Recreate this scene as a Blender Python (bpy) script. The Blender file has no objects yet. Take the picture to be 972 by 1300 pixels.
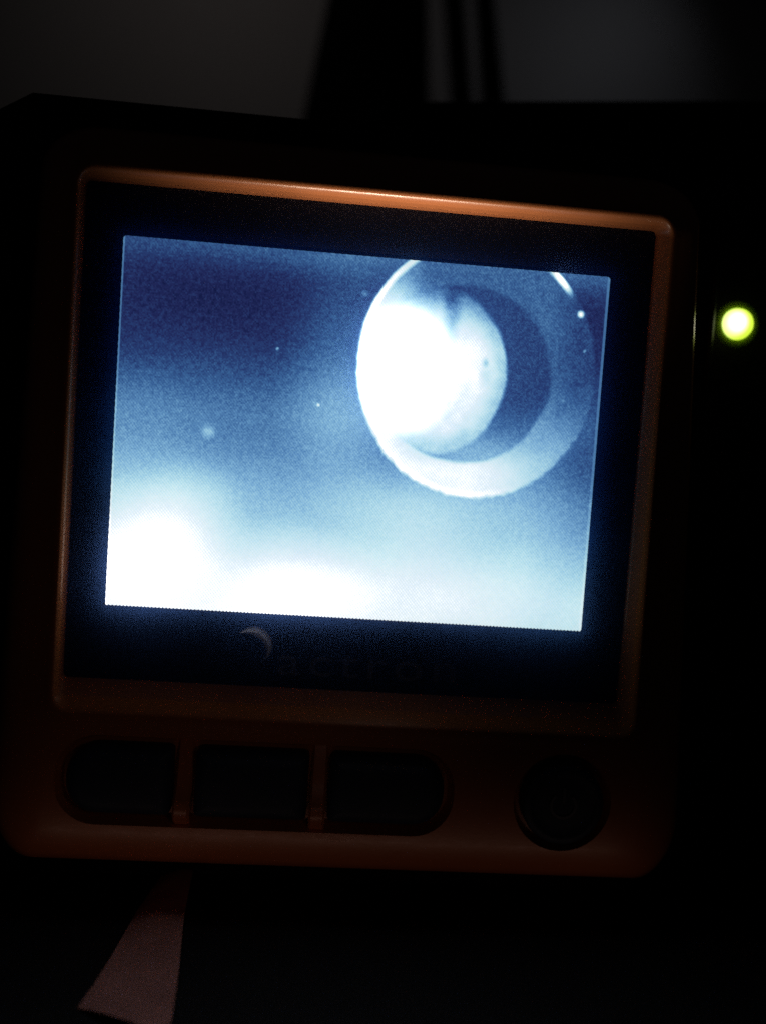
import bpy, bmesh, math, random
from mathutils import Vector, Matrix
random.seed(4)
MM = 0.001
S = bpy.context.scene
COL = S.collection

# ------------------------------------------------------------------ camera
# World axes: X right, Y away from the camera, Z up; millimetres, origin at the
# centre of the lit display.
R = ((0.9956343451, -0.0684925996, -0.0634114708),
     (0.0647236462, 0.9961160022, -0.0596972342),
     (0.0672539995, 0.0553323950, 0.9962003943))
def row(i): return Vector((R[i][0], R[i][2], -R[i][1]))
right, up, back = row(0), -row(1), -row(2)
M = Matrix((right, up, back)).transposed().to_4x4()
M.translation = Vector((-3.86219, -118.99486, -3.85489)) * MM
cd = bpy.data.cameras.new('camera'); cam = bpy.data.objects.new('camera', cd)
COL.objects.link(cam); cam.matrix_world = M; S.camera = cam
cd.sensor_fit = 'VERTICAL'; cd.sensor_height = 5.6; cd.sensor_width = 4.2
cd.lens = 1020 / 1300 * 5.6
cd.clip_start = 0.005; cd.clip_end = 10
cd.dof.use_dof = True; cd.dof.focus_distance = 0.1175; cd.dof.aperture_fstop = 1.2

# ------------------------------------------------------------------ light
W = bpy.data.worlds.new('World'); S.world = W; W.use_nodes = True
W.node_tree.nodes['Background'].inputs[0].default_value = (0.80, 0.85, 1, 1)
W.node_tree.nodes['Background'].inputs[1].default_value = 0.0016

def area(name, loc, aim, size, power, color, spread=180):
    l = bpy.data.lights.new(name, 'AREA'); l.shape = 'DISK'; l.size = size * MM
    l.energy = power; l.color = color; l.spread = math.radians(spread)
    o = bpy.data.objects.new(name, l); COL.objects.link(o)
    o.location = Vector(loc) * MM
    o.rotation_euler = (Vector(aim) - Vector(loc)).to_track_quat('-Z', 'Y').to_euler()
    return o
# weak unseen fill lights, added above the frame to brighten the wall
area('wall_fill', (-95, 190, 350), (-70, 350, 215), 60, 0.0050, (1, 0.92, 0.88), 120)
area('wall_fill_side', (170, 250, 300), (110, 350, 215), 40, 0.0014, (0.8, 0.88, 1.0), 90)
# unseen warm fill light, added low in front to brighten the lower lip
rl = area('lip_fill', (1, -18, -69.4), (1, 0, -61), 98, 0.00007, (1, 0.62, 0.50), 80)
rl.data.shape = 'RECTANGLE'; rl.data.size_y = 1.2 * MM
# unseen narrow upward beam, added in front to light the upper rim
rl = area('rim_fill', (3, -23, -70.5), (5, -3.5, 36), 30, 0.0046, (1, 0.9, 0.74), 35)
rl.data.shape = 'RECTANGLE'; rl.data.size_y = 5 * MM
area('side_fill', (10, -60, -30), (-46, -2, -30), 20, 0.00016, (1, 0.72, 0.66), 120)  # unseen fill light, added to lift the left edge of the frame

S.view_settings.view_transform = 'Standard'; S.view_settings.look = 'None'
S.view_settings.exposure = 0; S.view_settings.gamma = 1
S.cycles.use_denoising = False
S.cycles.max_bounces = 8; S.cycles.transparent_max_bounces = 12
S.cycles.sample_clamp_indirect = 2.0
S.cycles.caustics_reflective = False; S.cycles.caustics_refractive = False

# ------------------------------------------------------------------ materials
def srgb(r, g, b):
    f = lambda c: (c / 255 / 12.92) if c / 255 <= 0.04045 else ((c / 255 + 0.055) / 1.055) ** 2.4
    return (f(r), f(g), f(b), 1)

def mat(name, color, rough=0.5, spec=0.5, bump=0.0, bscale=2500, var=0.0, metallic=0, coat=0, sss=0):
    m = bpy.data.materials.new(name); m.use_nodes = True
    nt = m.node_tree; p = nt.nodes['Principled BSDF']
    p.inputs['Base Color'].default_value = (*color[:3], 1)
    p.inputs['Roughness'].default_value = rough
    p.inputs['Specular IOR Level'].default_value = spec
    p.inputs['Metallic'].default_value = metallic
    p.inputs['Coat Weight'].default_value = coat
    tc = nt.nodes.new('ShaderNodeTexCoord')
    if bump:
        n = nt.nodes.new('ShaderNodeTexNoise'); n.inputs['Scale'].default_value = bscale
        n.inputs['Detail'].default_value = 3
        b = nt.nodes.new('ShaderNodeBump'); b.inputs['Strength'].default_value = bump
        b.inputs['Distance'].default_value = 0.00006
        nt.links.new(tc.outputs['Object'], n.inputs['Vector'])
        nt.links.new(n.outputs['Fac'], b.inputs['Height'])
        nt.links.new(b.outputs[0], p.inputs['Normal'])
    if var:
        n = nt.nodes.new('ShaderNodeTexNoise'); n.inputs['Scale'].default_value = bscale * .06
        n.inputs['Detail'].default_value = 5
        r = nt.nodes.new('ShaderNodeMapRange')
        r.inputs[3].default_value = 1 - var; r.inputs[4].default_value = 1 + var
        h = nt.nodes.new('ShaderNodeHueSaturation'); h.inputs['Color'].default_value = (*color[:3], 1)
        nt.links.new(tc.outputs['Object'], n.inputs['Vector'])
        nt.links.new(n.outputs['Fac'], r.inputs[0]); nt.links.new(r.outputs[0], h.inputs['Value'])
        nt.links.new(h.outputs[0], p.inputs['Base Color'])
    return m

ORANGE = mat('orange_plastic', (0.64, 0.23, 0.088), 0.32, 0.6, 0.25, 3000, 0.08, coat=0.5)
ORANGE.node_tree.nodes['Principled BSDF'].inputs['Coat Roughness'].default_value = 0.27
ORANGE.node_tree.nodes['Principled BSDF'].inputs['Coat IOR'].default_value = 1.5
ORANGE.node_tree.nodes['Principled BSDF'].inputs['Coat Tint'].default_value = (1, 0.78, 0.6, 1)
BLACK_RUBBER = mat('black_rubber', (0.014, 0.014, 0.015), 0.6, 0.35, 0.5, 2500, 0.2)
BLACK_PANEL = mat('black_panel', (0.006, 0.007, 0.010), 0.6, 0.2, 0.1, 3000)
BUTTON_RUBBER = mat('button_rubber', (0.03, 0.05, 0.085), 0.55, 0.5, 0.5, 2500, 0.15)  # black rubber; its faint blue sheen is put into the base colour
PRINT_GREY = mat('grey_print', (0.17, 0.175, 0.20), 0.5, 0.4, 0.2)
SILVER = mat('silver_print', (0.55, 0.52, 0.58), 0.45, 0.5, 0.3, 3000, 0.1)
BLACK_PLASTIC = mat('black_plastic', (0.010, 0.010, 0.011), 0.42, 0.5, 0.5, 1800, 0.2)
CASE_BLACK = mat('case_black', (0.008, 0.007, 0.007), 0.75, 0.2, 0.6, 900, 0.3)
STRAP = mat('strap_black', (0.010, 0.009, 0.009), 0.9, 0.1, 0.8, 700, 0.3)
DESK = mat('desk_black', (0.012, 0.010, 0.011), 0.8, 0.2, 0.7, 500, 0.4)
WALL = mat('wall_paint', (0.46, 0.43, 0.42), 0.9, 0.2, 0.5, 12000, 0.75)
CLOTH = mat('pink_cloth', (0.56, 0.23, 0.19), 0.9, 0.1, 1.0, 2600, 0.5)

def scuffed(m, lo, hi, scale):           # handling marks: patchy gloss
    nt = m.node_tree; tc = nt.nodes.new('ShaderNodeTexCoord'); n = nt.nodes.new('ShaderNodeTexNoise')
    mp = nt.nodes.new('ShaderNodeMapping'); mp.inputs['Scale'].default_value = (1, 1, 3.5)
    n.inputs['Scale'].default_value = scale; n.inputs['Detail'].default_value = 8; n.inputs['Roughness'].default_value = 0.75
    r = nt.nodes.new('ShaderNodeMapRange'); r.inputs[1].default_value = .35; r.inputs[2].default_value = .65
    r.inputs[3].default_value = lo; r.inputs[4].default_value = hi
    nt.links.new(tc.outputs['Object'], mp.inputs[0]); nt.links.new(mp.outputs[0], n.inputs['Vector'])
    nt.links.new(n.outputs['Fac'], r.inputs[0])
    nt.links.new(r.outputs[0], nt.nodes['Principled BSDF'].inputs['Coat Roughness'])
scuffed(ORANGE, 0.18, 0.5, 320)

# --- expression helper for node maths
class X:
    nt = None
    def __init__(s, v): s.v = v
    @staticmethod
    def op(o, *a):
        n = X.nt.nodes.new('ShaderNodeMath'); n.operation = o
        for i, q in enumerate(a):
            q = q.v if isinstance(q, X) else q
            if isinstance(q, (int, float)): n.inputs[i].default_value = q
            else: X.nt.links.new(q, n.inputs[i])
        return X(n.outputs[0])
    def __add__(s, o): return X.op('ADD', s, o)
    __radd__ = __add__
    def __sub__(s, o): return X.op('SUBTRACT', s, o)
    def __rsub__(s, o): return X.op('SUBTRACT', o, s)
    def __mul__(s, o): return X.op('MULTIPLY', s, o)
    __rmul__ = __mul__
    def __truediv__(s, o): return X.op('DIVIDE', s, o)
def mn(a, b): return X.op('MINIMUM', a, b)
def mx(a, b): return X.op('MAXIMUM', a, b)
def sqrt(a): return X.op('SQRT', a)
def sm(a, lo, hi):                      # smoothstep of a from lo to hi (either order)
    n = X.nt.nodes.new('ShaderNodeMapRange'); n.interpolation_type = 'SMOOTHSTEP'
    flip = lo > hi
    if flip: lo, hi = hi, lo
    n.inputs[1].default_value = lo; n.inputs[2].default_value = hi
    if flip: n.inputs[3].default_value = 1; n.inputs[4].default_value = 0
    X.nt.links.new(a.v, n.inputs[0]); return X(n.outputs[0])
def mix(a, b, f): return a + (b - a) * f if isinstance(a, X) or isinstance(b, X) else f * (b - a) + a
def noise(vec, scale, detail=2):
    n = X.nt.nodes.new('ShaderNodeTexNoise'); n.inputs['Scale'].default_value = scale
    n.inputs['Detail'].default_value = detail
    X.nt.links.new(vec, n.inputs['Vector']); return X(n.outputs['Fac'])

def screen_material():
    m = bpy.data.materials.new('lit_display'); m.use_nodes = True
    nt = m.node_tree; nt.nodes.clear(); X.nt = nt
    tc = nt.nodes.new('ShaderNodeTexCoord'); sp = nt.nodes.new('ShaderNodeSeparateXYZ')
    nt.links.new(tc.outputs['Object'], sp.inputs[0])
    vec = tc.outputs['Object']
    x0 = X(sp.outputs[0]) * 1000.0; z0 = X(sp.outputs[2]) * 1000.0
    # the picture is a little wobbly: bend the coordinates with slow noise
    wob = noise(vec, 120, 2) - 0.5
    x = x0 + wob * 1.2; z = z0 + (noise(vec, 150, 2) - 0.5) * 1.0
    def ell(cx, cz, rx, rz, xx=None, zz=None):
        a = ((xx or x) - cx) / rx; b = ((zz or z) - cz) / rz
        return sqrt(a * a + b * b)
    def blob(cx, cz, rx, rz, p=1.0):     # soft bump 1 at the centre, 0 at the rim
        return sm(ell(cx, cz, rx, rz), 1.0, 0.0) * p
    # background: dark night blue above, pale below
    I = 0.13 + sm(z, 15, 1) * 0.20 + sm(z, 1, -11) * 0.17 + sm(z, -9, -24) * 0.17
    I = I + sm(z, 20, 27) * 0.06 * sm(x, -35, 0) + sm(z, 22, 27) * 0.09
    I = I - blob(-22, 19, 24, 8, 0.05) + blob(-33, -3, 16, 14, 0.05)
    I = I + blob(-25, -14.5, 12, 12, 0.25) + blob(-35, -19, 17, 14, 0.32) + blob(-9, -21, 18, 10, 0.20) + blob(-16, -30, 34, 14, 0.24) + blob(11, -22, 22, 13, 0.16) + (noise(vec, 70, 2) - .5) * sm(z, -6, -20) * .14
    I = I - blob(37, -6, 14, 20, 0.14) - blob(-6, -7, 16, 8, 0.03) - blob(33, 20, 9, 14, 0.03)
    I = I + blob(-3, 9, 12, 24, 0.16) + blob(8, -10, 18, 8, 0.10)
    # outer ring of the tube
    e = ell(16.6, 11.6, 17.9, 19.1, x0 + wob * .5, z0)
    disc = sm(e + (noise(vec, 700, 2) - .5) * .05, 1.02, 0.975)
    ringfill = 0.27 + sm(z, 14, -4) * 0.24 + sm(x, 10, 0) * 0.14 + sm(z, 3, -4) * sm(x, 31, 16) * 0.34 \
        - sm(x, 26, 33) * sm(z, -6, 6) * 0.08 + (noise(vec, 400, 3) - .5) * .10
    I = mix(I, mx(ringfill, I), disc)
    rim = sm(e, 0.93, 0.975) * sm(e, 1.012, 0.985)
    # bright rim arcs, upper left and upper right
    I = I + rim * sm(x, 12, 6) * sm(z, 12, 20) * 0.42
    I = I + rim * blob(28.2, 25.6, 3.4, 3.6, 0.95)
    I = I + rim * sm(z, 3, -6) * sm(x, 27, 16) * 0.10
    # dark bore of the tube
    b = ell(15.0, 10.6, 12.9, 13.1)
    bore = sm(b, 1.03, 0.96)
    borefill = 0.19 + sm(z, 9, -3) * 0.23 + blob(18, -1, 9, 5, .06)
    I = mix(I, borefill, bore)
    # lit face that fills the left of the bore
    f1 = ell(11.3, 10.8, 9.75, 12.2)
    face = sm(f1, 1.03, 0.95)
    facefill = 0.54 + sm(f1, 1.0, 0.60) * 0.26 - sm(z, 16, 23) * 0.14 + (noise(vec, 500, 3) - .5) * .16
    I = mix(I, facefill, face)
    I = I - blob(12.6, 19.3, 2.0, 4.8, 0.09)                # cleft between the lobes
    I = I - blob(11.5, 13.2, 0.9, 0.8, 0.10) - blob(12.6, 6.6, 0.8, 1.2, 0.10) - blob(17.6, 12.6, 0.8, 1.1, 0.28) - blob(17.9, 10.6, 1.5, 2.2, 0.14)
    # burnt-out core, spreading over the ring on the left
    core = blob(2.9, 11.5, 12.0, 18.8, 1.0)
    I = I + sm(core, 0.0, 1.0) * 0.66 * sm(e, 1.01, 0.97)
    I = I + blob(14.2, 12, 4.5, 7.5, 0.12) * disc
    xc = 12.2 - (z - 20) * (z - 20) * 0.012                  # crease between the two lobes
    dd = X.op('ABSOLUTE', x - xc)
    I = I - sm(dd, 1.9, 0.0) * sm(z, 12, 19) * sm(z, 24.0, 21) * 0.13
    I = I - sm(dd, 1.6, 0.0) * sm(z, 2, 10) * sm(z, 19, 12) * 0.10
    I = I - sm(z, 15, 24) * face * 0.10 + (noise(vec, 260, 3) - .5) * face * sm(x, 9, 13) * .16
    # specks of dust
    I = I + blob(31.6, 20.9, 0.75, 0.8, 0.75) + blob(-22.0, -0.4, 1.7, 1.6, 0.16) + blob(-12.8, 12.3, 0.4, 0.4, 0.3) \
        + blob(-6.5, 4.5, 0.4, 0.4, 0.4) + blob(-0.7, 21.3, 0.8, 0.9, 0.14) + blob(30, 8, .3, .3, .1) + blob(32.5, 15.5, .4, .4, .2)
    # sensor noise of the camera picture, in display pixels
    sn = nt.nodes.new('ShaderNodeVectorMath'); sn.operation = 'SNAP'
    sn.inputs[1].default_value = (0.00022, 1, 0.00022)
    nt.links.new(vec, sn.inputs[0])
    wn = nt.nodes.new('ShaderNodeTexWhiteNoise'); wn.noise_dimensions = '3D'
    nt.links.new(sn.outputs[0], wn.inputs['Vector'])
    g = (X(wn.outputs['Value']) - 0.5)
    g2 = noise(vec, 1500, 2) - 0.5
    I = I + (g * 0.085 + g2 * 0.16) * mx(0.35, 1.05 - I)
    # diagonal dot lattice of the panel
    k = 2 * math.pi / 0.44
    d1 = X.op('SINE', (x0 + z0 * 0.82) * k); d2 = X.op('SINE', (x0 - z0) * (k * 0.8))
    I = I * (1.0 + d1 * 0.05 + d2 * 0.02)
    # pale lines down the left and right edges and along the top
    I = mix(I, mx(I + 0.12, 0.36), sm(x0, -35.22, -35.32) * 0.8)
    I = mix(I, mx(I + 0.08, 0.34), sm(x0, 35.05, 35.2) * 0.8)
    hot = blob(5.5, 10.8, 11, 12.5, 1.0) * disc
    I = mn(mx(I, 0.02), 1.6)
    r = nt.nodes.new('ShaderNodeValToRGB'); cr = r.color_ramp
    pts = [(0.0, (12, 20, 56)), (0.10, (35, 42, 88)), (0.18, (42, 65, 115)), (0.27, (60, 102, 152)), (0.36, (94, 144, 188)),
           (0.45, (134, 186, 218)), (0.54, (172, 220, 234)), (0.62, (202, 240, 244)), (0.72, (228, 251, 252)), (0.84, (248, 255, 255)), (1.0, (255, 255, 255))]
    while len(cr.elements) < len(pts): cr.elements.new(0.5)
    for el, (p, c) in zip(cr.elements, pts): el.position = p; el.color = srgb(*c)
    nt.links.new(I.v, r.inputs[0])
    em = nt.nodes.new('ShaderNodeEmission'); out = nt.nodes.new('ShaderNodeOutputMaterial')
    nt.links.new(r.outputs[0], em.inputs[0])
    st = 1.0 + sm(I, 0.78, 1.2) * 1.8 + sm(hot, 0.05, 0.7) * 4.0
    nt.links.new(st.v, em.inputs[1]); nt.links.new(em.outputs[0], out.inputs[0])
    return m

def cover_material():                    # clear sheet with a bluish film, added to make the screen's halo
    m = bpy.data.materials.new('cover_sheet'); m.use_nodes = True
    nt = m.node_tree; nt.nodes.clear(); X.nt = nt
    tc = nt.nodes.new('ShaderNodeTexCoord')
    tr = nt.nodes.new('ShaderNodeBsdfTransparent'); tl = nt.nodes.new('ShaderNodeBsdfTranslucent')
    tl.inputs[0].default_value = (0.12, 0.25, 0.70, 1)
    f = noise(tc.outputs['Object'], 900, 4) * 0.10 + noise(tc.outputs['Object'], 60, 3) * 0.24
    mixn = nt.nodes.new('ShaderNodeMixShader')
    nt.links.new(f.v, mixn.inputs[0]); nt.links.new(tr.outputs[0], mixn.inputs[1]); nt.links.new(tl.outputs[0], mixn.inputs[2])
    out = nt.nodes.new('ShaderNodeOutputMaterial'); nt.links.new(mixn.outputs[0], out.inputs[0])
    return m

def led_material():
    m = bpy.data.materials.new('green_led_glow'); m.use_nodes = True
    nt = m.node_tree; nt.nodes.clear(); X.nt = nt
    tc = nt.nodes.new('ShaderNodeTexCoord'); sp = nt.nodes.new('ShaderNodeSeparateXYZ')
    nt.links.new(tc.outputs['Object'], sp.inputs[0])
    x = X(sp.outputs[0]) * 1000.0; z = X(sp.outputs[2]) * 1000.0
    a = x + 0.8; d = sqrt(a * a + z * z * 0.75)
    c = sm(d, 2.35, 0.5)
    mc = nt.nodes.new('ShaderNodeMix'); mc.data_type = 'RGBA'
    nt.links.new(c.v, mc.inputs[0])
    mc.inputs[6].default_value = (0.72, 1.0, 0.06, 1); mc.inputs[7].default_value = (1.0, 1.0, 0.85, 1)
    em = nt.nodes.new('ShaderNodeEmission'); out = nt.nodes.new('ShaderNodeOutputMaterial')
    nt.links.new(mc.outputs[2], em.inputs[0])
    nt.links.new((1.05 + c * 1.1).v, em.inputs[1]); nt.links.new(em.outputs[0], out.inputs[0])
    return m

# ------------------------------------------------------------------ mesh helpers
def rrect(xl, xr, zb, zt, r, n=8):
    pts = []
    for cx, cz, a0 in ((xr - r, zt - r, 0), (xl + r, zt - r, 90), (xl + r, zb + r, 180), (xr - r, zb + r, 270)):
        for i in range(n + 1):
            a = math.radians(a0 + 90 * i / n)
            pts.append((cx + r * math.cos(a), cz + r * math.sin(a)))
    return pts

def loft(rings, cap0=True, cap1=True):
    """rings: list of lists of 3-D points (mm), equal counts"""
    bm = bmesh.new(); vs = [[bm.verts.new(Vector(p) * MM) for p in r] for r in rings]
    n = len(rings[0])
    for a, b in zip(vs, vs[1:]):
        for i in range(n):
            bm.faces.new((a[i], a[(i + 1) % n], b[(i + 1) % n], b[i]))
    if cap0: bm.faces.new(vs[0][::-1])
    if cap1: bm.faces.new(vs[-1])
    bmesh.ops.recalc_face_normals(bm, faces=bm.faces)
    return bm

def finish(name, bm, m, parent=None, smooth=True, loc=(0, 0, 0), angle=35):
    me = bpy.data.meshes.new(name); bm.to_mesh(me); bm.free()
    me.materials.append(m)
    o = bpy.data.objects.new(name, me); COL.objects.link(o)
    if parent: o.parent = parent
    o.location = Vector(loc) * MM
    if smooth:
        me.shade_smooth()
        try: me.set_sharp_from_angle(angle=math.radians(angle))
        except Exception: pass
    return o

def thing(name, label, cat, loc=(0, 0, 0)):
    o = bpy.data.objects.new(name, None); COL.objects.link(o); o.empty_display_size = 0.01
    o.location = Vector(loc) * MM; o['label'] = label; o['category'] = cat
    return o

def rbox(x0, x1, y0, y1, z0, z1, b=1.0, r=3.0, n=6):
    """box with front edge rounded by b, corners (in x-z) rounded by r; front at y0"""
    rings = []
    for i in range(n + 1):
        a = math.pi / 2 * i / n
        off = b * (1 - math.sin(a)); dep = b * (1 - math.cos(a))
        rings.append([(p[0], y0 + dep, p[1]) for p in rrect(x0 + off, x1 - off, z0 + off, z1 - off, max(r - off, .2))])
    rings.append([(p[0], y1, p[1]) for p in rrect(x0, x1, z0, z1, r)])
    return loft(rings)

# ------------------------------------------------------------------ setting
bm = bmesh.new()
bmesh.ops.create_grid(bm, x_segments=2, y_segments=2, size=1)
for v in bm.verts: v.co = Vector((v.co.x * 0.9, v.co.y * 0.45 - 0.10, -0.072))
o = finish('desk', bm, DESK, smooth=False); o['kind'] = 'structure'
bm = bmesh.new(); bmesh.ops.create_cube(bm, size=1)
for v in bm.verts: v.co = Vector((v.co.x * 1.8, 0.36 + v.co.y * 0.02, 0.234 + v.co.z * 0.6))
o = finish('wall', bm, WALL, smooth=False); o['kind'] = 'structure'

# black straps hanging in front of the wall
def strap(label, lx, rx, z0, z1, y=150):
    rings = []; N = 14
    for k in range(N + 1):
        t = k / N; z = z0 + (z1 - z0) * t
        a = lx[0] + (lx[1] - lx[0]) * t + math.sin(t * 9 + lx[0]) * 0.3; b = rx[0] + (rx[1] - rx[0]) * t
        c, h = (a + b) / 2, (b - a) / 2
        rings.append([(c + h * math.cos(q * math.pi / 12), y + 0.22 * h * math.sin(q * math.pi / 12)
                       + 0.5 * math.sin(q * 1.3), z) for q in range(24)])
    o = finish('hanging_strap', loft(rings), STRAP)
    o['label'] = label; o['category'] = 'strap'; o['group'] = 'black straps hanging behind the monitor'
    return o
strap('widest black hanging strap, behind the top middle of the monitor', (-50.5, -11.7), (46.5, 20.6), -26, 255, 250)
strap('narrow black hanging strap between the two pale gaps', (68.7, 24.8), (79.3, 34.4), -26, 255, 253)
strap('narrow black hanging strap farthest right, beside bare grey wall', (81.7, 40.1), (100.2, 48.0), -26, 255, 256)

# black case behind, top edge just above the monitor
ct = thing('black_case', 'large black case standing behind the orange monitor, cut by the right edge', 'case', (70, 60, -72))
def local(o, parent):
    o.matrix_parent_inverse = Matrix.Translation(-parent.location)
    return o
bm = rbox(6, 150, 42, 95, -72, 0, 3, 4)
def sheartop(bm, x0, zt0, slope, zmin=-10):
    for v in bm.verts:
        if v.co.z > zmin * MM: v.co.z += (zt0 * MM + (v.co.x - x0 * MM) * slope)
bmt = bm
sheartop(bmt, 24, 70.5, 0.10)
local(finish('case_body', bmt, CASE_BLACK, ct), ct)
bm = bmesh.new(); bmesh.ops.create_cube(bm, size=1)
for v in bm.verts: v.co = Vector((0.078 + v.co.x * 0.135, 0.0415 + v.co.y * 0.0012, 0.045 + v.co.z * 0.0012 ))
local(finish('lid_seam', bm, BLACK_RUBBER, ct, smooth=False), ct)

# ------------------------------------------------------------------ LED unit, right of the monitor
lt = thing('power_unit', 'black power unit with a lit green lamp, right of the orange monitor', 'power unit', (80, 25, -72))
local(finish('unit_body', rbox(53.5, 112, 10.5, 40, -72, 47, 0.35, 4), BLACK_PLASTIC, lt), lt)
# raised vertical rib left of the lamp
rings = []
for k in range(9):
    t = k / 8; z = 12 + 22 * t; w = 0.6 * math.sin(math.pi * (0.08 + 0.84 * t)) ** .5
    rings.append([(56.3 + w * math.cos(q * math.pi / 6), 10.4 + 1.4 * w * math.sin(q * math.pi / 6), z) for q in range(12)])
local(finish('edge_rib', loft(rings), BLACK_PLASTIC, lt), lt)
LX, LZ = 60.7, 23.5
def disc_loft(prof, n=40):
    return loft([[(r * math.cos(2 * math.pi * i / n), y, r * math.sin(2 * math.pi * i / n)) for i in range(n)] for r, y in prof])
ledp = finish('lamp_lens', disc_loft([(2.55, .6), (2.55, -.2), (2.4, -.8), (2.0, -1.4), (1.4, -1.8), (.7, -2.05), (.15, -2.1)]), led_material(), lt)
ledp.parent = lt; local(ledp, lt); ledp.location = Vector((LX, 10.4, LZ)) * MM
FL = bpy.data.materials.new('lamp_halo_ring'); FL.use_nodes = True  # green ring round the lens, added to stand for the lamp's halo
p = FL.node_tree.nodes['Principled BSDF']; p.inputs['Base Color'].default_value = (0.30, 0.42, 0.03, 1)
p.inputs['Roughness'].default_value = 0.35; p.inputs['Subsurface Weight'].default_value = 0.6
p.inputs['Subsurface Radius'].default_value = (1, 1, .3); p.inputs['Subsurface Scale'].default_value = 0.001
fo = finish('lamp_halo_ring', disc_loft([(3.9, .5), (3.9, .12), (3.5, -.06), (3.1, -.15), (2.6, -.15), (2.5, .4)]), FL, lt)
local(fo, lt); fo.location = Vector((LX, 10.4, LZ)) * MM

# ------------------------------------------------------------------ the monitor
mo = thing('inspection_monitor', 'orange and black handheld inspection monitor with a lit blue screen', 'monitor', (0.8, 10, -72))
def part(name, bm, m, parent=None, **k):
    o = finish(name, bm, m, None, **k); o.parent = parent or mo
    if parent is None: local(o, mo)
    return o

# orange front shell: rings from the window outward.  k = height towards the camera
IN = (-41.0, 41.9, -37.6, 33.85)           # window opening: left, right, bottom, top
prof = [  # (left off, left k, right off, right k, bottom off, bottom k, top off, top k, corner r)
 (0.0, -1.0, 0, -1, 0.0, -1.0, 0, -1, 0.8),
 (0.0, 0.3, 0, 0.3, 0.0, 0.3, 0.03, 0.3, 0.8),
 (0.05, 0.7, 0.3, 0.7, 0.9, 0.6, 0.1, 0.9, 0.9),
 (0.12, 1.05, 0.7, 1.1, 1.8, 0.95, 0.22, 1.6, 1.1),
 (0.22, 1.4, 1.1, 1.5, 2.7, 1.3, 0.36, 2.3, 1.4),
 (0.36, 1.7, 1.6, 1.9, 3.5, 1.6, 0.55, 2.85, 1.8),
 (0.6, 1.95, 2.0, 2.2, 4.2, 1.85, 0.74, 3.15, 2.2),
 (0.9, 2.1, 2.4, 2.3, 4.8, 2.0, 0.9, 3.26, 2.6),
 (1.3, 2.1, 2.8, 2.2, 5.4, 1.95, 1.15, 3.3, 3),
 (1.9, 1.9, 3.5, 1.85, 6.2, 1.7, 1.8, 3.15, 3.4),
 (3.5, 1.4, 4.8, 1.4, 7.6, 1.5, 2.9, 2.4, 4.2),
 (6.0, 0.8, 6.8, 0.75, 9.5, 1.5, 4.7, 1.1, 5.2),
 (8.2, 0.1, 8.6, 0.1, 22.3, 1.5, 6.9, -0.7, 6.2),
 (9.6, -0.9, 9.5, -0.8, 24.6, 1.35, 8.3, -2.6, 6.9),
 (10.5, -2.4, 9.9, -2.0, 26.1, 0.95, 9.2, -4.5, 7.4),
 (11.0, -4.4, 10.1, -3.6, 27.3, 0.2, 9.6, -6.5, 7.8),
 (11.2, -7.0, 10.2, -6, 28.1, -1.4, 9.8, -8.5, 8),
 (11.2, -10.0, 10.25, -10, 28.5, -5.0, 9.8, -10, 8),
 (11.2, -12.0, 10.3, -12, 28.5, -12.0, 9.8, -12, 8)]
NC = 12
rings = []
for lo, lk, ro, rk, bo, bk, to, tk, r in prof:
    pts = rrect(IN[0] - lo, IN[1] + ro, IN[2] - bo, IN[3] + to, r, NC)
    ks = []
    for s, (ka, kb) in enumerate(((rk, tk), (tk, lk), (lk, bk), (bk, rk))):
        for i in range(NC + 1):
            t = i / NC; t = t * t * (3 - 2 * t); ks.append(ka + (kb - ka) * t)
    def taper(px, pz):                    # the body widens a little towards the bottom
        if px > 0: return px + (2.0 - (pz + 55) * 0.052) * min(1, ro / 9.5)
        return px + max(0, pz + 55) * 0.036 * min(1, lo / 9.5)
    rings.append([(taper(*p), -kk, p[1]) for p, kk in zip(pts, ks)])
bmS = loft(rings)
# lower front: blend from side profile to the flat button area needs a corner fill, done by the rings
shell = part('orange_shell', bmS, ORANGE, angle=50)

def boolean(target, cutter_bm):
    c = finish('cutter', cutter_bm, ORANGE, None, smooth=False)
    md = target.modifiers.new('b', 'BOOLEAN'); md.object = c; md.operation = 'DIFFERENCE'; md.solver = 'EXACT'
    bpy.context.view_layer.update()
    dg = bpy.context.evaluated_depsgraph_get()
    me = bpy.data.meshes.new_from_object(target.evaluated_get(dg))
    target.modifiers.clear(); target.data = me
    bpy.data.objects.remove(c)
    me.shade_smooth(); me.set_sharp_from_angle(angle=math.radians(50))
# button pocket with sloping walls
PX0, PX1, PZ0, PZ1 = -40.4, 16.9, -58.2, -46.4
def pocket(x0, x1, z0, z1, r, kf, kt, grow):
    a = [(p[0], -kf, p[1]) for p in rrect(x0, x1, z0, z1, r)]
    b = [(p[0], -kt, p[1]) for p in rrect(x0 - grow, x1 + grow, z0 - grow, z1 + grow, r + grow)]
    return loft([a, b])
boolean(shell, pocket(PX0, PX1, PZ0, PZ1, 5.2, -0.6, 3.6, 1.6))
PWX, PWZ, PWR = 34.4, -52.9, 6.5
boolean(shell, pocket(PWX - PWR - .3, PWX + PWR + .3, PWZ - PWR - .3, PWZ + PWR + .3, PWR + .25, -0.6, 3.6, 1.5))

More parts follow.
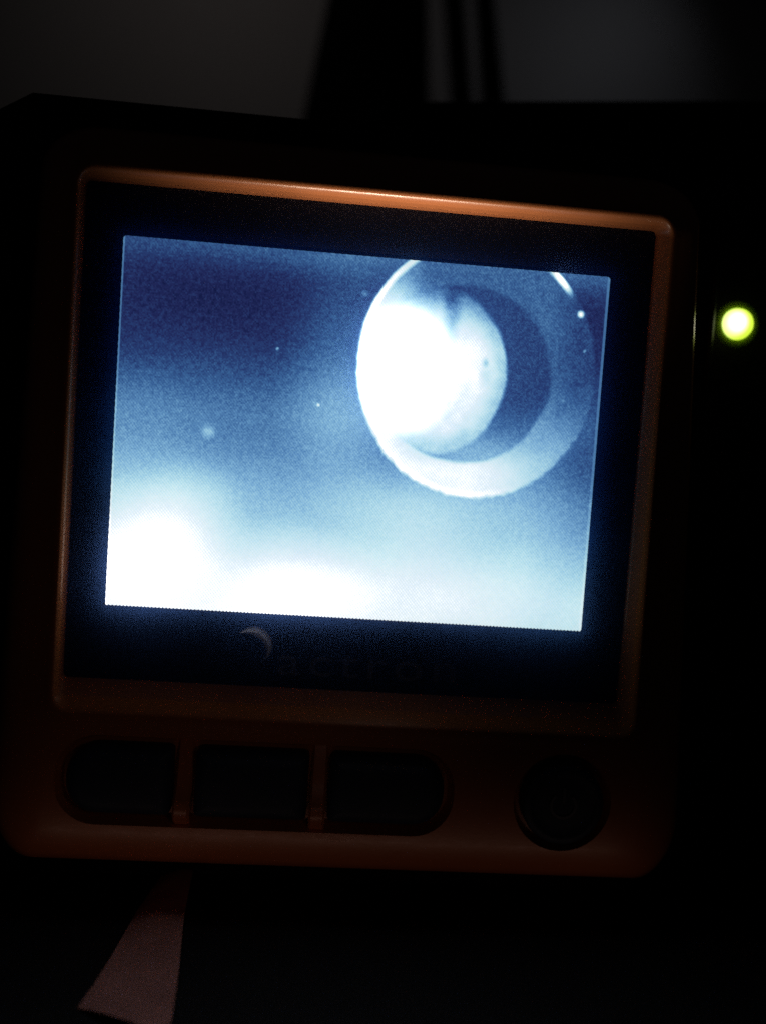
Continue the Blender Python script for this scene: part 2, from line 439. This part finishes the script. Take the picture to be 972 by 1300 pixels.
# rear housing, black rubber with chamfered upper corners
def chamf(x0, x1, z0, z1):
    return [(x1, z0 + 3), (x1, z1 - 5), (x1 - 7.5, z1), (x0 + 11.6, z1), (x0, z1 - 7), (x0, z0 + 3), (x0 + 3, z0), (x1 - 3, z0)]
rings = []
for off, y in ((0.5, 8.6), (0.2, 8.7), (0.05, 8.9), (0.0, 9.3), (0.0, 30), (1.5, 32)):
    rings.append([(p[0], y, p[1]) for p in chamf(-64 + off, 52.9 - off, -72 + off, 48.9 - off)])
part('rear_housing', loft(rings), BLACK_RUBBER, angle=25)

# black panel with window for the display
def frame(x0, x1, z0, z1, ix0, ix1, iz0, iz1, y0, y1):
    bm = bmesh.new()
    O = [(x0, z0), (x1, z0), (x1, z1), (x0, z1)]; I_ = [(ix0, iz0), (ix1, iz0), (ix1, iz1), (ix0, iz1)]
    V = lambda p, y: bm.verts.new(Vector((p[0], y, p[1])) * MM)
    of, jf = [V(p, y0) for p in O], [V(p, y0) for p in I_]; ob, jb = [V(p, y1) for p in O], [V(p, y1) for p in I_]
    for i in range(4):
        j = (i + 1) % 4
        bm.faces.new((of[i], of[j], jf[j], jf[i])); bm.faces.new((ob[i], jb[i], jb[j], ob[j]))
        bm.faces.new((of[i], ob[i], ob[j], of[j])); bm.faces.new((jf[i], jf[j], jb[j], jb[i]))
    bmesh.ops.recalc_face_normals(bm, faces=bm.faces); return bm
HW, HH = 35.5, 26.625
part('front_panel', frame(-40.95, 41.85, -37.55, 33.8, -HW - .6, HW + .6, -HH - .6, HH + .6, 0.0, 0.8), BLACK_PANEL, smooth=False)
# the display itself, its lower and side edges stepped by the pixel rows
bm = bmesh.new()
NT = 137; pts = []
for i in range(NT):
    xa = -HW + 2 * HW * i / NT; w = 2 * HW / NT
    pts += [(xa, -HH + .07), (xa + w * .3, -HH - .05), (xa + w * .7, -HH - .05)]
pts.append((HW, -HH + .16))
NTV = 103
for i in range(NTV):
    za = -HH + 2 * HH * (i + .5) / NTV; pts.append((HW + (.02 if i % 2 else 0), za))
for i in range(NT):
    xa = HW - 2 * HW * (i + .5) / NT; pts.append((xa, HH + (.025 if i % 2 else -.015)))
for i in range(NTV):
    za = HH - 2 * HH * (i + .5) / NTV; pts.append((-HW + (-.03 if i % 2 else .02), za))
bm.faces.new([bm.verts.new(Vector((p[0], -0.06, p[1])) * MM) for p in pts])
back_v = bmesh.ops.extrude_face_region(bm, geom=bm.faces[:])
for v in [g for g in back_v['geom'] if isinstance(g, bmesh.types.BMVert)]: v.co.y += 0.0008
bmesh.ops.triangulate(bm, faces=bm.faces[:])
bmesh.ops.recalc_face_normals(bm, faces=bm.faces)
sc = finish('display_screen', bm, screen_material(), None, smooth=False)
sc.parent = mo; local(sc, mo)
# thin edge of the display is the panel's own dark glass
sc.data.materials.append(BLACK_PANEL)
for f in sc.data.polygons:
    if f.normal.y > -0.9: f.material_index = 1
sc['label'] = 'lit screen showing a blue camera picture of a round tube end'

# clear cover sheet over display and panel
cb = bmesh.new()
bmesh.ops.create_grid(cb, x_segments=1, y_segments=1, size=1)
for v in cb.verts:
    v.co = Vector((1.05 + v.co.x * 42.1, -2.0, -3.1 + v.co.y * 36.7)) * MM
cs = part('cover_sheet', cb, cover_material(), smooth=False)

# ---- emblem: raised crescent
bm_pts = []
cx, cz = -13.6, -31.4
N = 26; outer, inner = [], []
for i in range(N + 1):
    t = i / N; a = math.radians(142 - 205 * t)
    w = 1.6 * math.sin(math.pi * min(1, max(0, t)) ** 0.75) ** 0.9 + 0.03
    ro = 2.75; outer.append((cx + ro * math.cos(a), cz + ro * math.sin(a) * 1.02)); inner.append((cx + (ro - w) * math.cos(a), cz + (ro - w) * math.sin(a) * 1.02))
bm = bmesh.new()
rows = []
for o_, i_ in zip(outer, inner):
    m_ = ((o_[0] + i_[0]) / 2, (o_[1] + i_[1]) / 2)
    rows.append([bm.verts.new(Vector((q[0], y, q[1])) * MM) for q, y in ((o_, 0.0), (m_, -0.75), (i_, 0.0))])
for a, b in zip(rows, rows[1:]):
    for i in range(2): bm.faces.new((a[i], a[i + 1], b[i + 1], b[i]))
    bm.faces.new((a[2], a[0], b[0], b[2]))
bmesh.ops.recalc_face_normals(bm, faces=bm.faces)
part('crescent_emblem', bm, SILVER)

def text_mesh(txt, size, ext):
    c = bpy.data.curves.new('t', 'FONT'); c.body = txt; c.size = size; c.extrude = ext; c.align_x = 'LEFT'
    c.space_character = 1.22
    o = bpy.data.objects.new('t', c); COL.objects.link(o)
    bpy.context.view_layer.update()
    me = bpy.data.meshes.new_from_object(o.evaluated_get(bpy.context.evaluated_depsgraph_get()))
    bpy.data.objects.remove(o); bm = bmesh.new(); bm.from_mesh(me)
    return bm
bm = text_mesh('actron', 6.2, 0.14)
xs = [v.co.x for v in bm.verts]; w = max(xs) - min(xs); x0 = min(xs)
for v in bm.verts:
    v.co = Vector((-9.9 + (v.co.x - x0) / w * 26.6, -0.10 - v.co.z, -35.6 + v.co.y)) * MM
bmesh.ops.recalc_face_normals(bm, faces=bm.faces)
part('lettering', bm, PRINT_GREY, smooth=False)

# ---- buttons
def pillow(x0, x1, z0, z1, rl, rr, k0, k1, soft=2.2, n=6):
    rings = []
    def rr4(off):
        pts = []
        for cx_, cz_, a0, r in ((x1, z1, 0, rr), (x0, z1, 90, rl), (x0, z0, 180, rl), (x1, z0, 270, rr)):
            r_ = max(r - off, .15)
            sx = -1 if cx_ == x1 else 1; sz = -1 if cz_ == z1 else 1
            ccx = cx_ + sx * (off + r_); ccz = cz_ + sz * (off + r_)
            for i in range(7):
                a = math.radians(a0 + 90 * i / 6); pts.append((ccx + r_ * math.cos(a), ccz + r_ * math.sin(a)))
        return pts
    rings.append([(p[0], -k0, p[1]) for p in rr4(0)])
    for i in range(n + 1):
        a = math.pi / 2 * i / n
        off = soft * (1 - math.cos(a)); k = k0 + 0.5 * (k1 - k0) + 0.5 * (k1 - k0) * math.sin(a)
        rings.append([(p[0], -k, p[1]) for p in rr4(off)])
    return loft(rings)
for (x0, x1, rl, rr) in ((-39.6, -24.3, 4.6, .9), (-21.0, -4.3, .9, .9), (-1.2, 16.2, .9, 4.6)):
    part('push_button', pillow(x0, x1, -57.3, -47.0, rl, rr, -0.7, 2.5), BUTTON_RUBBER)
for x0, x1 in ((-23.9, -21.4), (-3.9, -1.5)):
    rings = []
    for z, k in ((-46.2, -.4), (-48, .1), (-51, .6), (-53.6, 1.2), (-54.6, 2.2), (-55.4, 2.6), (-56.8, 2.5), (-57.8, 1.9), (-58.8, .9)):
        rings.append([(x0, 0.8, z), (x0, -k + .4, z), (x0 + .35, -k, z), (x1 - .35, -k, z), (x1, -k + .4, z), (x1, 0.8, z)])
    part('button_divider', loft(rings), ORANGE)
# power button
pb = part('power_button', disc_loft([(6.3, .7), (6.3, -1.6), (6.1, -2.1), (5.7, -2.35), (5.2, -2.4), (4.9, -2.25), (4.5, -2.05), (3.5, -1.95), (1.2, -1.9), (.1, -1.9)], 56), BUTTON_RUBBER)
pb.location = Vector((PWX, 0, PWZ)) * MM
bm = bmesh.new()
def ribbon(pts, w, y0, y1):
    n = len(pts); L = []
    for i, p in enumerate(pts):
        a = Vector(pts[max(i - 1, 0)]); b = Vector(pts[min(i + 1, n - 1)]); d = (b - a).normalized(); q = Vector((-d.y, d.x)) * w / 2
        L.append([bm.verts.new(Vector((p[0] + s * q.x, y, p[1] + s * q.y)) * MM) for s, y in ((-1, y1), (-1, y0), (1, y0), (1, y1))])
    for a, b in zip(L, L[1:]):
        for i in range(4): bm.faces.new((a[i], a[(i + 1) % 4], b[(i + 1) % 4], b[i]))
    bm.faces.new(L[0]); bm.faces.new(L[-1][::-1])
ribbon([(1.9 * math.cos(math.radians(a)), 1.9 * math.sin(math.radians(a)) - .2) for a in range(130, 411, 14)], .42, -2.12, -1.85)
ribbon([(0, 2.6), (0, 0.2)], .42, -2.12, -1.85)
bmesh.ops.recalc_face_normals(bm, faces=bm.faces)
ps = finish('power_symbol', bm, PRINT_GREY, None, smooth=False); ps.parent = pb

# ------------------------------------------------------------------ cloth ribbon on the desk
bm = bmesh.new(); N = 40; rows = []
for i in range(N + 1):
    t = i / N
    L = Vector((-30.3, -23.0)).lerp(Vector((-26.9, 9)), t); Rr = Vector((-18.3, -29.4)).lerp(Vector((-22.0, 9)), t)
    r1 = []
    for j in range(17):
        q = j / 16
        h = 1.35 * (1 - (1 - q) ** 2.6) - 0.25 * q * q + 0.10 * math.sin(t * 11 + q * 3) + 0.06 * math.sin(t * 31 - q * 5)
        r1.append(bm.verts.new(Vector((L.x + (Rr.x - L.x) * q + .18 * math.sin(t * 7), L.y + (Rr.y - L.y) * q, -71.85 + max(h, 0.02))) * MM))
    rows.append(r1)
for a, b in zip(rows, rows[1:]):
    for i in range(16): bm.faces.new((a[i], a[i + 1], b[i + 1], b[i]))
r_ = bmesh.ops.extrude_face_region(bm, geom=bm.faces[:])
for v in [g for g in r_['geom'] if isinstance(g, bmesh.types.BMVert)]: v.co.z -= 0.00012
bmesh.ops.recalc_face_normals(bm, faces=bm.faces)
o = finish('cloth_ribbon', bm, CLOTH)
o['label'] = 'dull reddish pink ribbon on the dark desk below the monitor'; o['category'] = 'ribbon'
